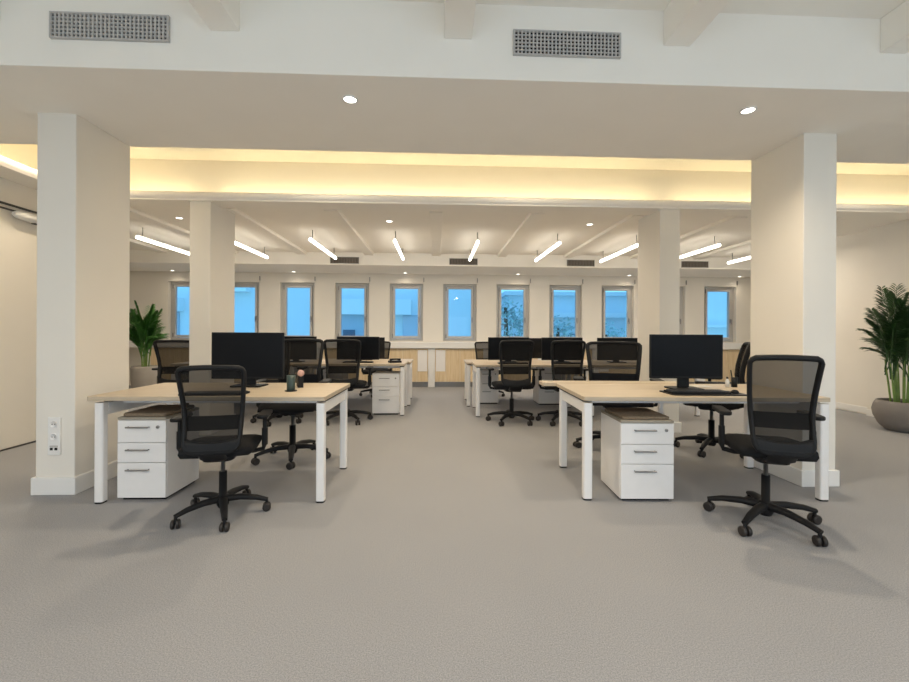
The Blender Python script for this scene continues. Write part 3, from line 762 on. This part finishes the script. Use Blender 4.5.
palm('tall palm in a round taupe bowl pot by the right wall', (5.72, 4.98, 0), [(.0001, 0), (.15, 0), (.17, .01), (.23, .08), (.275, .18), (.285, .25), (.27, .32), (.245, .365), (.232, .368), (.228, .33)], 1.78, 34, 'leaf', 'pot', .37, stems=13, sr=.15)
palm('smaller bright palm in a pale tapered pot near the leftmost window', (-5.0, 7.5, 0), [(.0001, 0), (.15, 0), (.17, .05), (.20, .35), (.205, .55), (.19, .58), (.175, .58), (.17, .54)], 1.60, 30, 'leafm', 'potl', .36, stems=7, sr=.07)

# ------------------------------------------------------------------ outside
g = MB().box(-60, 60, 10.5, 90, -6.2, -6).build('street_ground', 'ground'); tag(g, 'street level ground far below outside the windows', 'ground', kind='structure')
def building(label, x0, x1, y0, z1, windows, bands, rails, dark=()):
    b = empty('building', label, 'building', ((x0+x1)/2, y0, -6)); ox, oz = -(x0+x1)/2, 6
    MB().box(x0+ox, x1+ox, 0, 6, 0, z1+oz).build('facade', 'facade', b)
    MB().box(x0+ox-.2, x1+ox+.2, -.3, 6, z1+oz, z1+oz+.25).build('roof_edge', 'facadew', b)
    for (a, c, d, e) in dark: MB().box(a+ox, c+ox, -.08, 0, d+oz, e+oz).build('grey_wall_panel', 'facadeb', b)
    for (a, c, d, e) in bands: MB().box(a+ox, c+ox, -.5, 0, d+oz, e+oz).build('white_band', 'facadew', b)
    for (a, c, d, e) in windows: MB().box(a+ox, c+ox, -.12, 0, d+oz, e+oz).build('window', 'extglass', b)
    for (a, c, d, e) in rails:
        m = MB(); n = int((c-a)/.45)
        for i in range(n+1): q = a+(c-a)*i/n; m.box(q+ox-.03, q+ox+.03, -.55, -.5, d+oz, e+oz)
        m.box(a+ox, c+ox, -.57, -.49, e+oz-.06, e+oz)
        m.build('railing', 'facadew', b)
    return b
building('pale building outside behind the windows left of the aisle', -15.5, 2.0, 20, 6.0,
         [(-13.2, -12.4, -.5, 1.6), (-4.35, -3.8, -.6, 1.3)], [(-13.6, -11.6, 2.1, 2.7), (-4.9, -1.2, 2.0, 2.7), (-9.5, -8.6, 3.0, 3.2)],
         [(-4.9, -2.9, -.6, 1.0)], [(-13.6, -11.8, -2, 2.1), (-4.9, -2.9, -2, 2.0), (-1.6, -.7, -2, 2.0)])
building('low pale building outside behind the window trees', 4.5, 12.2, 27, 3.6,
         [(6.0, 6.9, -.5, 1.2), (8.4, 9.2, -.5, 1.2)], [(4.5, 12.2, 2.2, 2.5)], [], [])
building('pale building outside behind the rightmost window', 12.4, 20, 20, 7.5,
         [(13.2, 13.9, -1, .4)], [(12.4, 18, 1.5, 1.62), (12.4, 18, .3, .42)], [], [])
def tree(label, x, y, H, r_):
    t = empty('tree', label, 'tree', (x, y, -6), group='trees outside the windows')
    MB().tube([(0, 0, 0), (.1, 0, H*.5), (0, .1, H*.85)], [.22, .16, .06], 8).build('trunk', 'bark', t)
    m = MB()
    for i in range(900):
        th = random.uniform(0, 2*PI); ph_ = math.acos(random.uniform(-1, 1)); rr = r_*random.uniform(.3, 1)**.6
        p = Vector((math.sin(ph_)*math.cos(th)*rr, math.sin(ph_)*math.sin(th)*rr, H*.75+math.cos(ph_)*rr*1.25))
        a = Vector((random.gauss(0, 1), random.gauss(0, 1), random.gauss(0, 1))).normalized(); b_ = a.orthogonal().normalized(); s_ = random.uniform(.05, .13)
        m.add([p-a*s_, p+b_*s_*.6, p+a*s_, p-b_*s_*.6], [(0, 1, 2, 3)])
    m.build('foliage', 'tree', t)
tree('leafy tree outside behind the first window right of the aisle chairs', 2.6, 16, 9.6, 1.1)
tree('leafy tree outside behind the eighth window from the left', 4.9, 17, 8.8, 1.1)
tree('leafy tree outside left of the far right column', 7.1, 17.5, 8.4, 1.1)

# ------------------------------------------------------------------ world
w = bpy.data.worlds.new('World'); scene.world = w; w.use_nodes = True
nt = w.node_tree; bg = nt.nodes['Background']
tc = nt.nodes.new('ShaderNodeTexCoord'); sp = nt.nodes.new('ShaderNodeSeparateXYZ'); r_ = nt.nodes.new('ShaderNodeValToRGB')
r_.color_ramp.elements[0].position = 0.0; r_.color_ramp.elements[0].color = (.26, .66, .92, 1)
r_.color_ramp.elements[1].position = 0.5; r_.color_ramp.elements[1].color = (.13, .40, .80, 1)
nt.links.new(tc.outputs['Generated'], sp.inputs[0]); nt.links.new(sp.outputs['Z'], r_.inputs['Fac']); nt.links.new(r_.outputs['Color'], bg.inputs['Color'])
bg.inputs['Strength'].default_value = 1.3

# ------------------------------------------------------------------ camera
cam = bpy.data.cameras.new('camera'); co = bpy.data.objects.new('camera', cam); col.objects.link(co); scene.camera = co
fpx = 425.0; psi = math.atan(17.5/425); roll = .005
cam.sensor_width = 36; cam.sensor_fit = 'HORIZONTAL'; cam.lens = 36*fpx/909
cam.shift_y = -(341-333.1)/909.0
cam.clip_start = .05; cam.clip_end = 300
co.location = (0, 0, 1.17)
F = Vector((math.sin(psi), math.cos(psi), 0)); R0 = Vector((math.cos(psi), -math.sin(psi), 0)); U0 = Vector((0, 0, 1))
RR = R0*math.cos(roll)+U0*math.sin(roll); UU = U0*math.cos(roll)-R0*math.sin(roll)
co.rotation_euler = Matrix((RR, UU, -F)).transposed().to_euler()

vs = scene.view_settings; vs.view_transform = 'Standard'; vs.look = 'None'; vs.exposure = 0.42; vs.gamma = 1.0; vs.use_curve_mapping = False
scene.cycles.max_bounces = 10; scene.cycles.diffuse_bounces = 6; scene.cycles.transparent_max_bounces = 16
scene.cycles.caustics_reflective = False; scene.cycles.caustics_refractive = False
